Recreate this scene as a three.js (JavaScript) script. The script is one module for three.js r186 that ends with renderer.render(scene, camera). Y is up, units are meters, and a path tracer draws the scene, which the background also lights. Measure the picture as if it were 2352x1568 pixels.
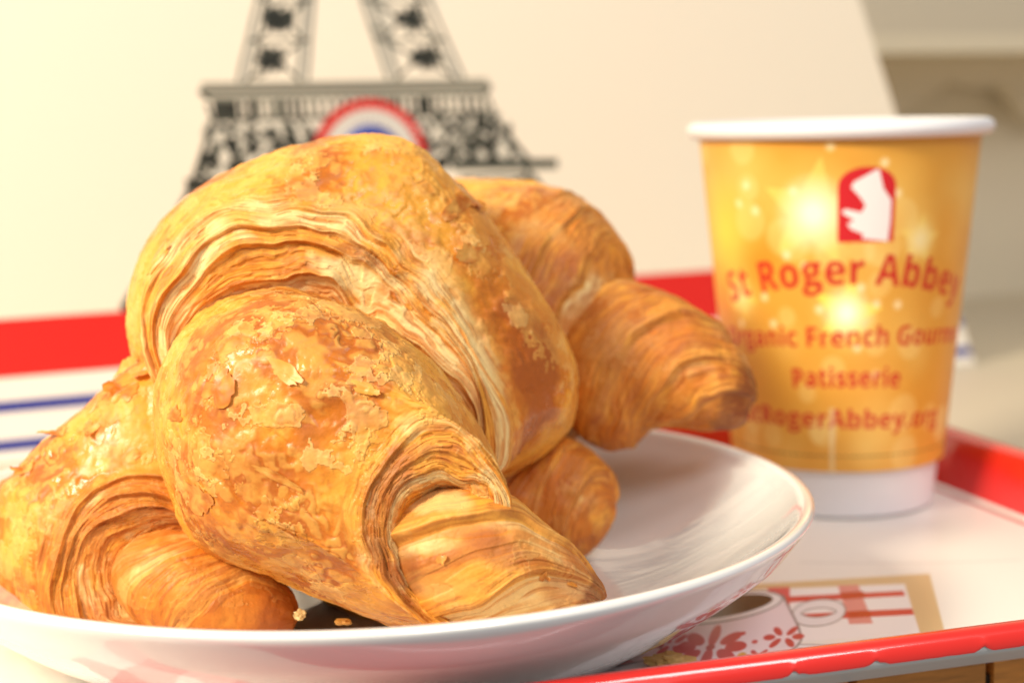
import * as THREE from 'three';
import { mergeGeometries } from 'three/addons/utils/BufferGeometryUtils.js';
import { RectAreaLightUniformsLib } from 'three/addons/lights/RectAreaLightUniformsLib.js';

// ---------------------------------------------------------------- camera, light, exposure
const scene = new THREE.Scene();
const camera = new THREE.PerspectiveCamera(23.07, 1024 / 682, 0.05, 10);
camera.position.set(0, 0.1262, 0);
camera.rotation.order = 'YXZ';
camera.rotation.set(-0.1402, 0, -0.0225);
camera.focus = 0.352;
camera.userData.fStop = 9.6;
camera.updateMatrixWorld(true);

scene.background = new THREE.Color(0.29, 0.282, 0.27);

RectAreaLightUniformsLib.init();
function lamp(name, color, intensity, w, h, from, to) {
  const l = new THREE.RectAreaLight(new THREE.Color(...color), intensity, w, h);
  l.name = name; l.position.set(...from); l.lookAt(...to); scene.add(l);
  return l;
}
lamp('warm_lamp', [1, 0.865, 0.655], 76, 0.30, 0.30, [-0.80, 0.74, 0.16], [0, 0.05, -0.42]);
lamp('ceiling_lamp', [1, 0.97, 0.95], 14, 0.14, 0.34, [0.52, 0.95, -0.12], [0.05, 0.05, -0.4]);
lamp('room_lamp', [1, 0.97, 0.97], 11, 0.5, 0.4, [0.45, 1.0, 0.55], [0, 0.05, -0.45]);

const renderer = new THREE.WebGLRenderer({ antialias: true });
renderer.toneMapping = THREE.LinearToneMapping;
renderer.toneMappingExposure = 1.0;
renderer.shadowMap.enabled = true;

// ---------------------------------------------------------------- helpers
const V = (x, y, z) => new THREE.Vector3(x, y, z);
const clamp = (x, a = 0, b = 1) => (x < a ? a : x > b ? b : x);
const mix = (a, b, t) => a + (b - a) * t;
const sstep = (a, b, x) => { const t = clamp((x - a) / (b - a)); return t * t * (3 - 2 * t); };
function rng(seed) { let a = seed >>> 0; return () => { a = (a + 0x6d2b79f5) | 0; let t = Math.imul(a ^ (a >>> 15), 1 | a); t = (t + Math.imul(t ^ (t >>> 7), 61 | t)) ^ t; return ((t ^ (t >>> 14)) >>> 0) / 4294967296; }; }
const PERM = new Uint8Array(512), RV = new Float32Array(256);
{ const r = rng(77), p = [...Array(256).keys()]; for (let i = 255; i > 0; i--) { const j = Math.floor(r() * (i + 1)); [p[i], p[j]] = [p[j], p[i]]; } for (let i = 0; i < 512; i++) PERM[i] = p[i & 255]; for (let i = 0; i < 256; i++) RV[i] = r() * 2 - 1; }
function noise(x, y, z) {
  const xf = Math.floor(x), yf = Math.floor(y), zf = Math.floor(z);
  let u = x - xf, v = y - yf, w = z - zf;
  u = u * u * u * (u * (u * 6 - 15) + 10); v = v * v * v * (v * (v * 6 - 15) + 10); w = w * w * w * (w * (w * 6 - 15) + 10);
  const X = xf & 255, Y = yf & 255, Z = zf & 255, X1 = (X + 1) & 255, Y1 = (Y + 1) & 255, Z1 = (Z + 1) & 255;
  const a = PERM[X] + Y, b = PERM[X1] + Y, a1 = PERM[X] + Y1, b1 = PERM[X1] + Y1;
  const k = (i, zz) => RV[PERM[(PERM[i & 511] + zz) & 511]];
  const l0 = k(a, Z) + (k(b, Z) - k(a, Z)) * u, l1 = k(a1, Z) + (k(b1, Z) - k(a1, Z)) * u;
  const h0 = k(a, Z1) + (k(b, Z1) - k(a, Z1)) * u, h1 = k(a1, Z1) + (k(b1, Z1) - k(a1, Z1)) * u;
  const l = l0 + (l1 - l0) * v, h = h0 + (h1 - h0) * v;
  return l + (h - l) * w;
}
function fbm(x, y, z, n = 3) { let s = 0, a = 1, t = 0; for (let i = 0; i < n; i++) { s += a * noise(x, y, z); t += a; a *= 0.5; x = x * 2.03 + 17.1; y = y * 2.03 + 5.7; z = z * 2.03 + 9.2; } return s / t; }
const toByte = (c) => { c = clamp(c); return Math.round(255 * (c <= 0.0031308 ? c * 12.92 : 1.055 * Math.pow(c, 1 / 2.4) - 0.055)); };

const taken = {};
function numbered(name) { const n = taken[name] = (taken[name] ?? -1) + 1; return n ? `${name}_${String(n).padStart(3, '0')}` : name; }
function tag(o, label, category, group, kind) { if (label) o.userData.label = label; if (category) o.userData.category = category; if (group) o.userData.group = group; if (kind) o.userData.kind = kind; return o; }
function thing(name, label, category, group) { const g = new THREE.Group(); g.name = numbered(name); tag(g, label, category, group); scene.add(g); return g; }
function part(parent, name, geometry, material) { const m = new THREE.Mesh(geometry, material); m.name = name; m.castShadow = m.receiveShadow = true; parent.add(m); return m; }
function canvasTexture(w, h, draw) {
  const c = document.createElement('canvas'); c.width = w; c.height = h; draw(c.getContext('2d'), w, h);
  const t = new THREE.CanvasTexture(c); t.colorSpace = THREE.SRGBColorSpace; return t;
}
function dataTexture(w, h, data, srgb) {
  const t = new THREE.DataTexture(data, w, h); t.magFilter = t.minFilter = THREE.LinearFilter; if (srgb) t.colorSpace = THREE.SRGBColorSpace;
  t.wrapS = THREE.RepeatWrapping; t.needsUpdate = true; return t;
}
const std = (o) => new THREE.MeshPhysicalMaterial({ side: THREE.DoubleSide, ...o });

// measured points: a sight line and a distance along the view axis give a place in the room (photo measured at 2352 x 1568)
const FPX = 784 / Math.tan(THREE.MathUtils.degToRad(23.07 / 2));
const RIGHT = V(), UPV = V(), BACK = V(); camera.matrixWorld.extractBasis(RIGHT, UPV, BACK);
const at = (x, y, d) => camera.position.clone().addScaledVector(RIGHT, (x - 1176) / FPX * d).addScaledVector(UPV, -(y - 784) / FPX * d).addScaledVector(BACK, -d);

// ---------------------------------------------------------------- wall and table
const WALLR = 0.4162, EX = V(0.91463, 0, -0.40429), EN = V(0.40429, 0, 0.91463);      // the counter's back wall runs along EX
const CARD0 = V(-0.1936, -0.003, -0.6172);
const onCard = (s, y, out) => CARD0.clone().addScaledVector(EX, s).addScaledVector(EN, out).add(V(0, y, 0));

const wallTex = (() => {
  const n = 256, c = new Uint8Array(n * n * 4), b = new Uint8Array(n * n * 4);
  for (let j = 0; j < n; j++) for (let i = 0; i < n; i++) {
    const f = fbm(i / 40, j / 40, 3.3, 4), g = noise(i / 2.2, j / 2.2, 9), k = (j * n + i) * 4;
    const m = 1 + 0.05 * f + 0.02 * g;
    c[k] = toByte(0.80 * m); c[k + 1] = toByte(0.71 * m); c[k + 2] = toByte(0.545 * m); c[k + 3] = 255;
    b[k] = b[k + 1] = b[k + 2] = 128 + 60 * g; b[k + 3] = 255;
  }
  return [dataTexture(n, n, c, true), dataTexture(n, n, b)];
})();
const wallMat = std({ map: wallTex[0], bumpMap: wallTex[1], bumpScale: 0.0003, roughness: 0.85 });
{
  const g = new THREE.BoxGeometry(3.2, 2.4, 0.05), w = new THREE.Mesh(g, wallMat);
  w.name = 'wall'; w.userData.kind = 'structure'; w.receiveShadow = true;
  w.position.copy(onCard(0.3, 0.35, -0.245)); w.rotation.y = WALLR; scene.add(w);
}
{ // guessed wall shelf; wavy strip added to stand for soft shade, far out of focus
  const g = thing('wall_shelf', 'guessed blurred tan wall shelf with an added wavy shade strip, high behind the paper cup', 'shelf');
  g.position.copy(onCard(0.52, 0, -0.22)); g.rotation.y = WALLR;
  const light = std({ color: new THREE.Color(0.86, 0.77, 0.57), roughness: 0.6 }), dark = std({ color: new THREE.Color(0.74, 0.66, 0.52), roughness: 0.75 });  // darker tan is for the added strip that stands for shade
  const b = new THREE.BoxGeometry(0.9, 0.0105, 0.085); b.translate(0.42, 0.1585, 0.0425); part(g, 'board', b, light);
  const sh = new THREE.Shape(); sh.moveTo(-0.02, 0.153);
  const low = [[-0.02, 0.122], [0.02, 0.118], [0.045, 0.122], [0.060, 0.130], [0.080, 0.1372], [0.1, 0.1335], [0.118, 0.134], [0.130, 0.123], [0.143, 0.1135], [0.158, 0.119], [0.175, 0.131], [0.2, 0.137], [0.24, 0.12], [0.3, 0.136], [0.36, 0.115], [0.88, 0.12]];
  sh.splineThru(low.map((p) => new THREE.Vector2(...p))); sh.lineTo(0.88, 0.153);
  const a = new THREE.ExtrudeGeometry(sh, { depth: 0.012, bevelEnabled: false, curveSegments: 80 }); a.translate(0, 0, 0.012); part(g, 'shade_strip', a, dark);  // added piece, its lower edge cut to the outline of a soft wall shadow
  const back = new THREE.BoxGeometry(0.9, 0.10, 0.008); back.translate(0.42, 0.216, 0.004); part(g, 'back_board', back, std({ color: new THREE.Color(0.74, 0.65, 0.50), roughness: 0.7 }));
}
const TR = THREE.MathUtils.degToRad(17), E1 = V(Math.cos(TR), 0, -Math.sin(TR)), E2 = V(-Math.sin(TR), 0, -Math.cos(TR));
const tray3 = (a, b, y) => E1.clone().multiplyScalar(a).addScaledVector(E2, b).add(V(0, y, 0));   // tray axes: along its front edge, away from it
{
  const g = thing('table', 'pale counter edged with orange wooden blocks, under the red tray', 'table');
  g.rotation.y = TR;
  const top = new THREE.BoxGeometry(2.4, 0.03, 0.95); top.translate(0.35, -0.0185, -0.458 - 0.475);
  part(g, 'table_top', top, std({ color: new THREE.Color(0.66, 0.58, 0.44), roughness: 0.55 }));
  const wood = (k) => {
    const n = 256, c = new Uint8Array(n * n * 4);
    for (let j = 0; j < n; j++) for (let i = 0; i < n; i++) {
      const f = fbm(i / 60 + k * 9, j / 7, k * 3.1, 4), m = (0.85 + 0.3 * f) * [1, 0.86, 1.1][k], q = (j * n + i) * 4;
      c[q] = toByte(0.95 * m); c[q + 1] = toByte(0.37 * m); c[q + 2] = toByte(0.065 * m); c[q + 3] = 255;
    }
    return std({ map: dataTexture(n, n, c, true), roughness: 0.42 });
  };
  const woods = [wood(0), wood(1), wood(2)], block = new THREE.BoxGeometry(0.0335, 0.03, 0.13);
  for (let i = -14; i < 22; i++) { const b = part(g, 'edge_block', block, woods[(i * 7 + 70) % 3]); b.position.set(0.2145 - 0.0175 + i * 0.0358, -0.0187, -0.326 - 0.066); }
  const s = new THREE.BoxGeometry(1.3, 0.026, 0.128); s.translate(0.33, -0.0215, -0.3265 - 0.066); part(g, 'edge_joint', s, std({ color: new THREE.Color(0.05, 0.028, 0.015), roughness: 0.9 }));
}

// ---------------------------------------------------------------- tray
{
  const g = thing('tray', 'red rimmed metal serving tray with a white printed base and chipped rim', 'tray');
  g.rotation.y = TR;
  const X0 = -0.21, X1 = 0.287, Z0 = -0.300, Z1 = -0.520, C = 0.03;            // floor outline, in tray axes (z is toward the viewer)
  const outline = (grow, n = 10) => {
    const p = [], r = C + grow;
    const cs = [[X1 - C, Z0 - C, Math.PI / 2, -1], [X1 - C, Z1 + C, 0, -1], [X0 + C, Z1 + C, -Math.PI / 2, -1], [X0 + C, Z0 - C, -Math.PI, -1]];
    const pts = [];
    for (const [cx, cz, a] of cs) for (let i = 0; i <= n; i++) { const t = a - (i / n) * Math.PI / 2; pts.push([cx + r * Math.cos(t), cz + r * Math.sin(t)]); }
    // subdivide the straight runs so that chips can be cut along the rim
    for (let i = 0; i < pts.length; i++) { const q = pts[(i + 1) % pts.length], d = Math.hypot(q[0] - pts[i][0], q[1] - pts[i][1]), m = Math.max(1, Math.round(d / 0.0006)); for (let k = 0; k < m; k++) p.push([mix(pts[i][0], q[0], k / m), mix(pts[i][1], q[1], k / m)]); }
    return p;
  };
  const N = outline(0).length;
  const base0 = outline(0), nrm = base0.map((b, i) => { const p = base0[(i + N - 1) % N], q = base0[(i + 1) % N], d = Math.hypot(q[0] - p[0], q[1] - p[1]); return [-(q[1] - p[1]) / d, (q[0] - p[0]) / d]; });
  const flip = nrm[Math.floor(N / 2)][0] * (base0[Math.floor(N / 2)][0] - (X0 + X1) / 2) + nrm[Math.floor(N / 2)][1] * (base0[Math.floor(N / 2)][1] - (Z0 + Z1) / 2) < 0 ? -1 : 1;
  const ring = (grow, y) => base0.map((b, i) => [b[0] + flip * nrm[i][0] * grow, y, b[1] + flip * nrm[i][1] * grow - Math.max(0, flip * nrm[i][1]) * 0.019 * clamp(1 - y / 0.0135)]);
  const strip = (rings) => {
    const pos = [], idx = []; for (const r of rings) for (const p of r) pos.push(...p);
    for (let k = 0; k + 1 < rings.length; k++) for (let i = 0; i < N; i++) { const j = (i + 1) % N; idx.push(k * N + i, k * N + j, (k + 1) * N + i, k * N + j, (k + 1) * N + j, (k + 1) * N + i); }
    const geo = new THREE.BufferGeometry(); geo.setAttribute('position', new THREE.Float32BufferAttribute(pos, 3)); geo.setIndex(idx); geo.computeVertexNormals(); return geo;
  };
  const redMat = std({ color: new THREE.Color(0.70, 0.018, 0.012), roughness: 0.2, clearcoat: 1.0, clearcoatRoughness: 0.08 });
  const whiteMat = std({ color: new THREE.Color(0.74, 0.73, 0.71), roughness: 0.4 });
  // profile of the wall and rolled rim: grow, height
  const wall = [[-0.0005, 0.0002], [0.0008, 0.0012], [0.0022, 0.005], [0.0045, 0.0125], [0.0056, 0.0152], [0.0068, 0.0168], [0.0085, 0.0177], [0.0102, 0.0178], [0.0118, 0.0170], [0.0128, 0.0155], [0.0131, 0.0142]];
  const rA = ring(...wall[1]), rB = ring(...wall[3]), seam = rA.map((p, i) => { const k = sstep(0.85, 0.35, flip * nrm[i][1]); return [mix(rB[i][0], p[0], k), mix(rB[i][1], p[1], k), mix(rB[i][2], p[2], k)]; });
  const rs = wall.slice(3).map(([a, y]) => ring(a, y)); rs[0] = seam;
  part(g, 'inner_wall', strip([ring(...wall[0]), rA.map((p, i) => [mix(p[0], seam[i][0], 0.2), mix(p[1], seam[i][1], 0.2), mix(p[2], seam[i][2], 0.2)]), seam]), std({ color: new THREE.Color(0.80, 0.77, 0.73), roughness: 0.25, clearcoat: 0.5, clearcoatRoughness: 0.05 }));
  // ragged lower edge of the red enamel, with chips
  const cr = rng(5), chips = []; for (let i = 0; i < 95; i++) chips.push([cr() * N, 2 + cr() * cr() * 5, 0.0002 + cr() * cr() * 0.0011]);
  const frontAt = (a) => { let b = 0, bd = 9; const o = outline(0); o.forEach((p, i) => { const d = Math.abs(p[0] - a) + Math.abs(p[1] - Z0); if (d < bd) { bd = d; b = i; } }); return b; };
  for (const [a, w, d] of [[0.1445, 5, 0.0013], [0.1625, 5, 0.0012], [0.201, 7, 0.0011], [0.118, 4, 0.0008]]) chips.push([frontAt(a), w, d]);
  const edge = rs[rs.length - 1].map((p, i) => { let up = 0.00008 * noise(i / 4, 0, 0); for (const [c, w, d] of chips) { const x = Math.abs(i - c) / w; if (x < 1) up = Math.max(up, d * (1 - x) * (0.8 + 0.4 * noise(i / 2, 4, 1))); } return up; });
  rs.push(ring(0.0130, 0.0136).map((p, i) => [p[0], p[1] + Math.max(0, edge[i]), p[2]]));
  rs[rs.length - 2] = rs[rs.length - 2].map((p, i) => [p[0], p[1] + Math.max(0, edge[i]) * 0.9, p[2]]);
  part(g, 'rim', strip(rs), redMat);
  part(g, 'under_edge', strip([ring(0.0090, 0.0168), ring(0.0112, 0.0163), ring(0.01235, 0.0152), ring(0.01275, 0.0140), ring(0.0128, 0.0125), ring(0.0122, 0.0112), ring(0.0108, 0.0106), ring(0.008, 0.0112), ring(0.004, 0.008), ring(0.001, -0.0012), ring(-0.002, -0.0025)]), whiteMat);
  // printed base: a coffee cup on a checked napkin, drawn flat
  const W = 2048, H = 1024, mm = (e1, e2) => [(e1 - X0 * 1000) / ((X1 - X0) * 1000) * W, H - (e2 + Z0 * 1000) / ((Z0 - Z1) * 1000) * H];
  const kx = W / ((X1 - X0) * 1000), ky = H / ((Z0 - Z1) * 1000);
  const print = canvasTexture(W, H, (x) => {
    x.fillStyle = '#efe9e2'; x.fillRect(0, 0, W, H);
    const poly = (pts, col) => { x.fillStyle = col; x.beginPath(); pts.forEach((p, i) => (i ? x.lineTo(...mm(...p)) : x.moveTo(...mm(...p)))); x.closePath(); x.fill(); };
    x.strokeStyle = '#c9302c'; x.lineWidth = 9; x.strokeRect(5, 5, W - 10, H * (1 - 0.018 / 0.22) - 12 + H * 0.018 / 0.22);
    // other checked napkins and drawings elsewhere on the base
    const napkin = (e1, e2, a, n, s) => { x.save(); x.translate(...mm(e1, e2)); x.rotate(a); for (let i = 0; i < n; i++) for (let j = 0; j < n; j++) { x.fillStyle = (i + j) % 2 ? '#e8b2b2' : i % 2 ? '#d77f83' : '#f5e6e6'; x.fillRect(i * s * kx, j * s * ky, s * kx + 1, s * ky + 1); } x.restore(); };
    napkin(2, 363, 0.04, 11, 12); napkin(60, 395, -0.25, 6, 14); napkin(-170, 470, 0.1, 6, 15);
    poly([[96, 305], [135, 350], [70, 372], [40, 320]], '#e6b4b8');
    poly([[180, 391], [232, 382], [208, 335], [198, 335], [221, 376], [180, 386]], '#d8b98a');                 // tan band along the napkin
    poly([[185, 384], [221, 376], [203, 338], [165, 345]], '#f3eceb');
    x.save();                                                                        // the drawing itself leans on the tray, so it is set out on slanted axes
    const o = mm(186, 384), ax = [0.111 * kx, 0.030 * ky], ay = [-0.190 * kx, 0.323 * ky];
    x.setTransform(ax[0], ax[1], ay[0], ay[1], o[0], o[1]); x.translate(-1770, -1355);
    for (const [p, c] of [[[[1765, 1350], [1815, 1350], [1830, 1420], [1780, 1420]], '#d6545a'], [[[1925, 1350], [1972, 1350], [2012, 1440], [1962, 1440]], '#e08d88'], [[[1765, 1374], [2075, 1368], [2080, 1380], [1770, 1388]], '#d0393b'], [[[1780, 1416], [2095, 1410], [2100, 1424], [1790, 1430]], '#d0393b'], [[[1932, 1368], [1985, 1366], [1990, 1382], [1940, 1384]], '#c03118'], [[[1955, 1412], [2002, 1411], [2008, 1425], [1962, 1427]], '#bf2c16']]) { x.fillStyle = c; x.beginPath(); p.forEach((q, i) => (i ? x.lineTo(...q) : x.moveTo(...q))); x.closePath(); x.fill(); }
    const ell = (cx, cy, a, b, r, col, line, lw) => { x.beginPath(); x.ellipse(cx, cy, a, b, r, 0, 7); if (col) { x.fillStyle = col; x.fill(); } if (line) { x.strokeStyle = line; x.lineWidth = lw; x.stroke(); } };
    ell(1700, 1545, 330, 62, -0.08, '#f2eef0', '#b9b2b4', 3);                          // saucer
    ell(1740, 1520, 190, 34, -0.08, null, '#cfc8ca', 2);
    ell(1892, 1412, 48, 20, -0.02, null, '#8d8584', 22); ell(1892, 1412, 48, 20, -0.02, null, '#e9e2e4', 17);      // handle
    x.beginPath(); x.moveTo(1560, 1412); x.bezierCurveTo(1560, 1480, 1600, 1512, 1700, 1522); x.bezierCurveTo(1800, 1524, 1862, 1495, 1866, 1468); x.bezierCurveTo(1858, 1440, 1830, 1410, 1806, 1372); x.closePath(); x.fillStyle = '#ebd9de'; x.fill(); x.strokeStyle = '#857b7d'; x.lineWidth = 4; x.stroke();
    ell(1682, 1394, 124, 32, -0.13, '#ece6e6', '#8a8282', 4); ell(1676, 1392, 108, 24, -0.13, '#2c1a14');
    const petal = (cx, cy, n, r, col) => { for (let i = 0; i < n; i++) { const a = i / n * 6.283; x.save(); x.translate(cx + Math.cos(a) * r, cy + Math.sin(a) * r * 0.46); x.rotate(Math.atan2(Math.sin(a) * 0.46, Math.cos(a))); x.beginPath(); x.ellipse(0, 0, r * 0.42, r * 0.2, 0, 0, 7); x.fillStyle = col; x.fill(); x.restore(); } };
    petal(1682, 1478, 8, 52, '#c23a44'); ell(1682, 1478, 9, 6, 0, '#b02a36'); petal(1828, 1462, 6, 30, '#c23a44'); petal(1785, 1500, 6, 20, '#c94a52'); petal(1600, 1470, 6, 28, '#c94a52'); ell(1752, 1496, 9, 6, 0, '#d9a24a');
    for (const [a, b] of [[1740, 1452], [1770, 1470], [1640, 1508], [1700, 1512], [1725, 1508]]) ell(a, b, 6, 4, 0, '#c23a44');
    x.restore();
    x.strokeStyle = 'rgba(140,130,130,.55)'; x.lineWidth = 2; x.beginPath(); x.moveTo(...mm(205, 405)); x.quadraticCurveTo(...mm(235, 390), ...mm(262, 385)); x.stroke();
  });
  const ZF = Z0 - 0.018, floor = new THREE.PlaneGeometry(X1 - X0, ZF - Z1, 1, 1); floor.rotateX(-Math.PI / 2); floor.translate((X0 + X1) / 2, 0, (ZF + Z1) / 2);
  for (let i = 0; i < 4; i++) floor.attributes.uv.setY(i, (Z0 - floor.attributes.position.getZ(i)) / (Z0 - Z1) );
  part(g, 'printed_base', floor, std({ map: print, roughness: 0.28 }));
}

// ---------------------------------------------------------------- plate
{
  const g = thing('plate', 'round glossy white china plate holding the croissants', 'plate');
  g.position.set(-0.037, 0.0005, -0.4015);
  const pr = [[0.0, 0.0022], [0.060, 0.0022], [0.066, 0.0018], [0.0675, 0.0], [0.0705, 0.0], [0.0718, 0.0012], [0.0800, 0.0060], [0.0868, 0.0100], [0.0925, 0.0140], [0.0980, 0.0182], [0.1030, 0.0225], [0.1076, 0.0282], [0.1088, 0.0303], [0.1086, 0.0313], [0.1078, 0.0318], [0.1066, 0.0317], [0.1052, 0.0308], [0.1020, 0.0280], [0.0950, 0.0226], [0.0865, 0.0170], [0.0770, 0.0122], [0.0660, 0.0084], [0.0540, 0.0060], [0.040, 0.0048], [0.02, 0.0043], [0.0, 0.0042]];
  const c = new THREE.SplineCurve(pr.map((p) => new THREE.Vector2(...p)));
  const outer = [...pr.slice(0, 6).map((p) => new THREE.Vector2(...p)), ...new THREE.SplineCurve(pr.slice(5).map((p) => new THREE.Vector2(...p))).getPoints(200).slice(1)];
  outer.forEach((p) => { p.x = Math.max(0, p.x); });
  part(g, 'plate_body', new THREE.LatheGeometry(outer, 400), std({ color: new THREE.Color(0.83, 0.83, 0.82), roughness: 0.13, clearcoat: 1.0, clearcoatRoughness: 0.02 }));
}

// ---------------------------------------------------------------- paper cup
{
  const g = thing('paper_cup', 'white rimmed paper coffee cup with a gold starry sleeve and red lettering', 'cup');
  const CX = 0.1028, CZ = -0.5224; g.position.set(CX, 0.0004, CZ);
  const face = Math.atan2(-CX, -CZ);                                   // direction from the cup to the viewer, about y
  g.rotation.y = face;
  const paper = std({ color: new THREE.Color(0.80, 0.80, 0.82), roughness: 0.55 });
  const y0 = 0.0149, y1 = 0.1142, r0 = 0.0330, r1 = 0.0430;
  const body = [[0, 0.005], [0.0278, 0.005], [0.0282, 0.0], [0.0297, 0.0], [0.0299, 0.001], [0.0312, y0 - 0.0002], [0.0325, y0 + 0.001], [r0 - 0.0006, y0 + 0.0015], [r1 - 0.0008, y1], [r1 - 0.0006, 0.1165], [r1 - 0.0016, 0.1165], [r1 - 0.0022, 0.110], [0.0300, 0.008], [0, 0.008]];
  part(g, 'cup_body', new THREE.LatheGeometry(body.map((p) => new THREE.Vector2(...p)), 128), paper);
  const rimP = []; for (let i = 0; i <= 20; i++) { const t = i / 20 * Math.PI * 2; rimP.push(new THREE.Vector2(0.04430 + 0.0025 * Math.cos(t), 0.1166 + 0.0025 * Math.sin(t))); }
  part(g, 'rolled_rim', new THREE.LatheGeometry(rimP, 128), paper);
  const W = 2048, H = 768;
  const art = canvasTexture(W, H, (x) => {
    // u runs with the angle seen from the viewer: the middle of the canvas faces the viewer
    const px = (deg) => W / 2 + deg / 360 * W, py = (v) => H * (1 - v), R = rng(21);
    const gr = x.createLinearGradient(px(-95), 0, px(95), 0); gr.addColorStop(0, '#e9a22c'); gr.addColorStop(0.35, '#e6ab3c'); gr.addColorStop(0.7, '#dca036'); gr.addColorStop(1, '#cf8d2c');
    x.fillStyle = '#e2a640'; x.fillRect(0, 0, W, H);
    const blob = (a, v, r, col, al, soft = 0.35) => { const X = px(a), Y = py(v), q = x.createRadialGradient(X, Y, 0, X, Y, r); q.addColorStop(0, `rgba(${col},${al})`); q.addColorStop(soft, `rgba(${col},${al})`); q.addColorStop(1, `rgba(${col},0)`); x.fillStyle = q; x.fillRect(X - r, Y - r, 2 * r, 2 * r); };
    for (let i = 0; i < 90; i++) blob(R() * 360 - 180, R(), 50 + R() * 90, R() < 0.5 ? '226,155,50' : '246,214,125', 0.35, 0.1);
    blob(-58, 0.72, 150, '255,214,80', 0.9, 0.1); blob(-66, 0.48, 120, '246,150,36', 0.7, 0.1); blob(-35, 0.63, 90, '232,140,30', 0.6, 0.2);
    for (let i = 0; i < 70; i++) blob(R() * 360 - 180, R(), 22 + R() * 30, '252,232,160', 0.30, 0.85);
    const star = (a, v, r, rot, col, core) => {
      const X = px(a), Y = py(v); blob(a, v, r * 1.1, '255,240,150', 0.55, 0.05);
      x.save(); x.translate(X, Y); x.rotate(rot); x.fillStyle = col; x.beginPath(); for (let i = 0; i < 10; i++) { const q = i / 10 * 6.2832 - 1.5708, rr = i % 2 ? r * 0.45 : r * 1.0; x.lineTo(Math.cos(q) * rr, Math.sin(q) * rr); } x.closePath(); x.fill(); x.restore();
      blob(a, v, r * 0.75, core, 0.95, 0.15);
    };
    star(-10, 0.785, 130, 0.15, 'rgba(250,232,120,.45)', '255,253,235'); star(4, 0.49, 92, 0.2, 'rgba(252,232,90,.8)', '255,253,240'); star(36, 0.70, 62, 0.1, 'rgba(246,214,110,.75)', '250,232,170');
    star(-48, 0.52, 60, 0.4, 'rgba(250,214,90,.6)', '252,232,150'); star(110, 0.6, 110, 0.3, 'rgba(250,230,120,.8)', '255,250,230'); star(-120, 0.6, 110, 0.5, 'rgba(250,230,120,.8)', '255,250,230'); star(175, 0.5, 90, 0.1, 'rgba(250,230,120,.8)', '255,250,230');
    const dots = [[-3, 0.98], [18, 0.93], [3, 0.88], [-18, 0.85], [-40, 0.865], [-45, 0.81], [-36, 0.79], [-14, 0.63], [-22, 0.66], [10, 0.565], [17, 0.515], [27, 0.51], [-30, 0.45], [-8, 0.50], [18, 0.30], [24, 0.84], [9, 0.385], [-50, 0.44], [-34, 0.53]];
    for (const [a, v] of dots) blob(a, v, 15, '255,242,200', 0.8, 0.25);
    for (let i = 0; i < 60; i++) { const a = 90 + R() * 180; blob(a > 180 ? a - 360 : a, R(), 12, '255,246,215', 0.9, 0.45); }
    // logo: a white figure on a red arch
    const lx = px(11.5), lw = 66, lt = py(0.928), lb = py(0.70), lh = lb - lt;
    x.fillStyle = '#cf1c26'; x.beginPath(); x.moveTo(lx - lw / 1, lb); x.lineTo(lx - lw, lt + lw * 0.8); x.bezierCurveTo(lx - lw, lt - 8, lx + lw, lt - 8, lx + lw, lt + lw * 0.8); x.lineTo(lx + lw, lb); x.closePath(); x.fill();
    const f = [[0.10, 1.0], [0.10, 0.955], [0.42, 0.955], [0.45, 0.90], [0.22, 0.83], [0.16, 0.76], [0.28, 0.72], [0.06, 0.62], [0.12, 0.57], [0.30, 0.60], [0.40, 0.62], [0.47, 0.53], [0.38, 0.43], [0.22, 0.30], [0.26, 0.23], [0.56, 0.11], [0.66, 0.07], [0.70, 0.09], [0.78, 0.32], [0.93, 0.47], [0.93, 0.75], [0.90, 1.0]];
    x.fillStyle = '#f0eceb'; x.beginPath(); f.slice(2).forEach(([a, b], i) => { const X = lx - lw + a * 2 * lw, Y = lt + b * lh; i ? x.lineTo(X, Y) : x.moveTo(X, Y); }); x.closePath(); x.fill();
    // lettering, set letter by letter along a bowed line
    const words = (text, size, a0, a1, v, bow, weight = 'bold', col = '#c8281c', slope = 0) => {
      x.font = `${weight} ${size}px sans-serif`; x.fillStyle = col; x.textAlign = 'center'; x.textBaseline = 'alphabetic';
      const w = [...text].map((c) => x.measureText(c).width), tot = w.reduce((p, q) => p + q, 0); let run = 0;
      const span = px(a1) - px(a0), k = span / tot;
      [...text].forEach((c, i) => { const m = (run + w[i] / 2) * k, q = (m / span) * 2 - 1; run += w[i]; x.save(); x.translate(px(a0) + m, py(v) + bow * q * q + slope * q); x.rotate(Math.atan(2 * bow * q / (span / 2))); x.scale(Math.min(1.25, Math.max(0.8, k)), 1); x.fillText(c, 0, 0); x.restore(); });
    };
    words('St Roger Abbey', 98, -57, 67, 0.575, 58);
    words('Organic French Gourmet', 64, -62, 78, 0.388, 20);
    words('Patisserie', 64, -22, 31, 0.264, 6);
    words('StRogerAbbey.org', 62, -54, 60, 0.137, 6, 'bold', '#c8341c', 4);
    x.fillStyle = 'rgba(110,80,20,.75)'; x.font = '12px sans-serif'; x.textAlign = 'center';
    for (let a = -75; a < 80; a += 3.4) x.fillRect(px(a), py(0.052), 17 * (0.6 + 0.4 * R()), 4);
    x.fillStyle = 'rgba(240,225,190,.55)'; x.fillRect(px(-3.6), py(0.20), 14, py(0) - py(0.20));   // glued seam
  });
  art.wrapS = THREE.RepeatWrapping;
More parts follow.
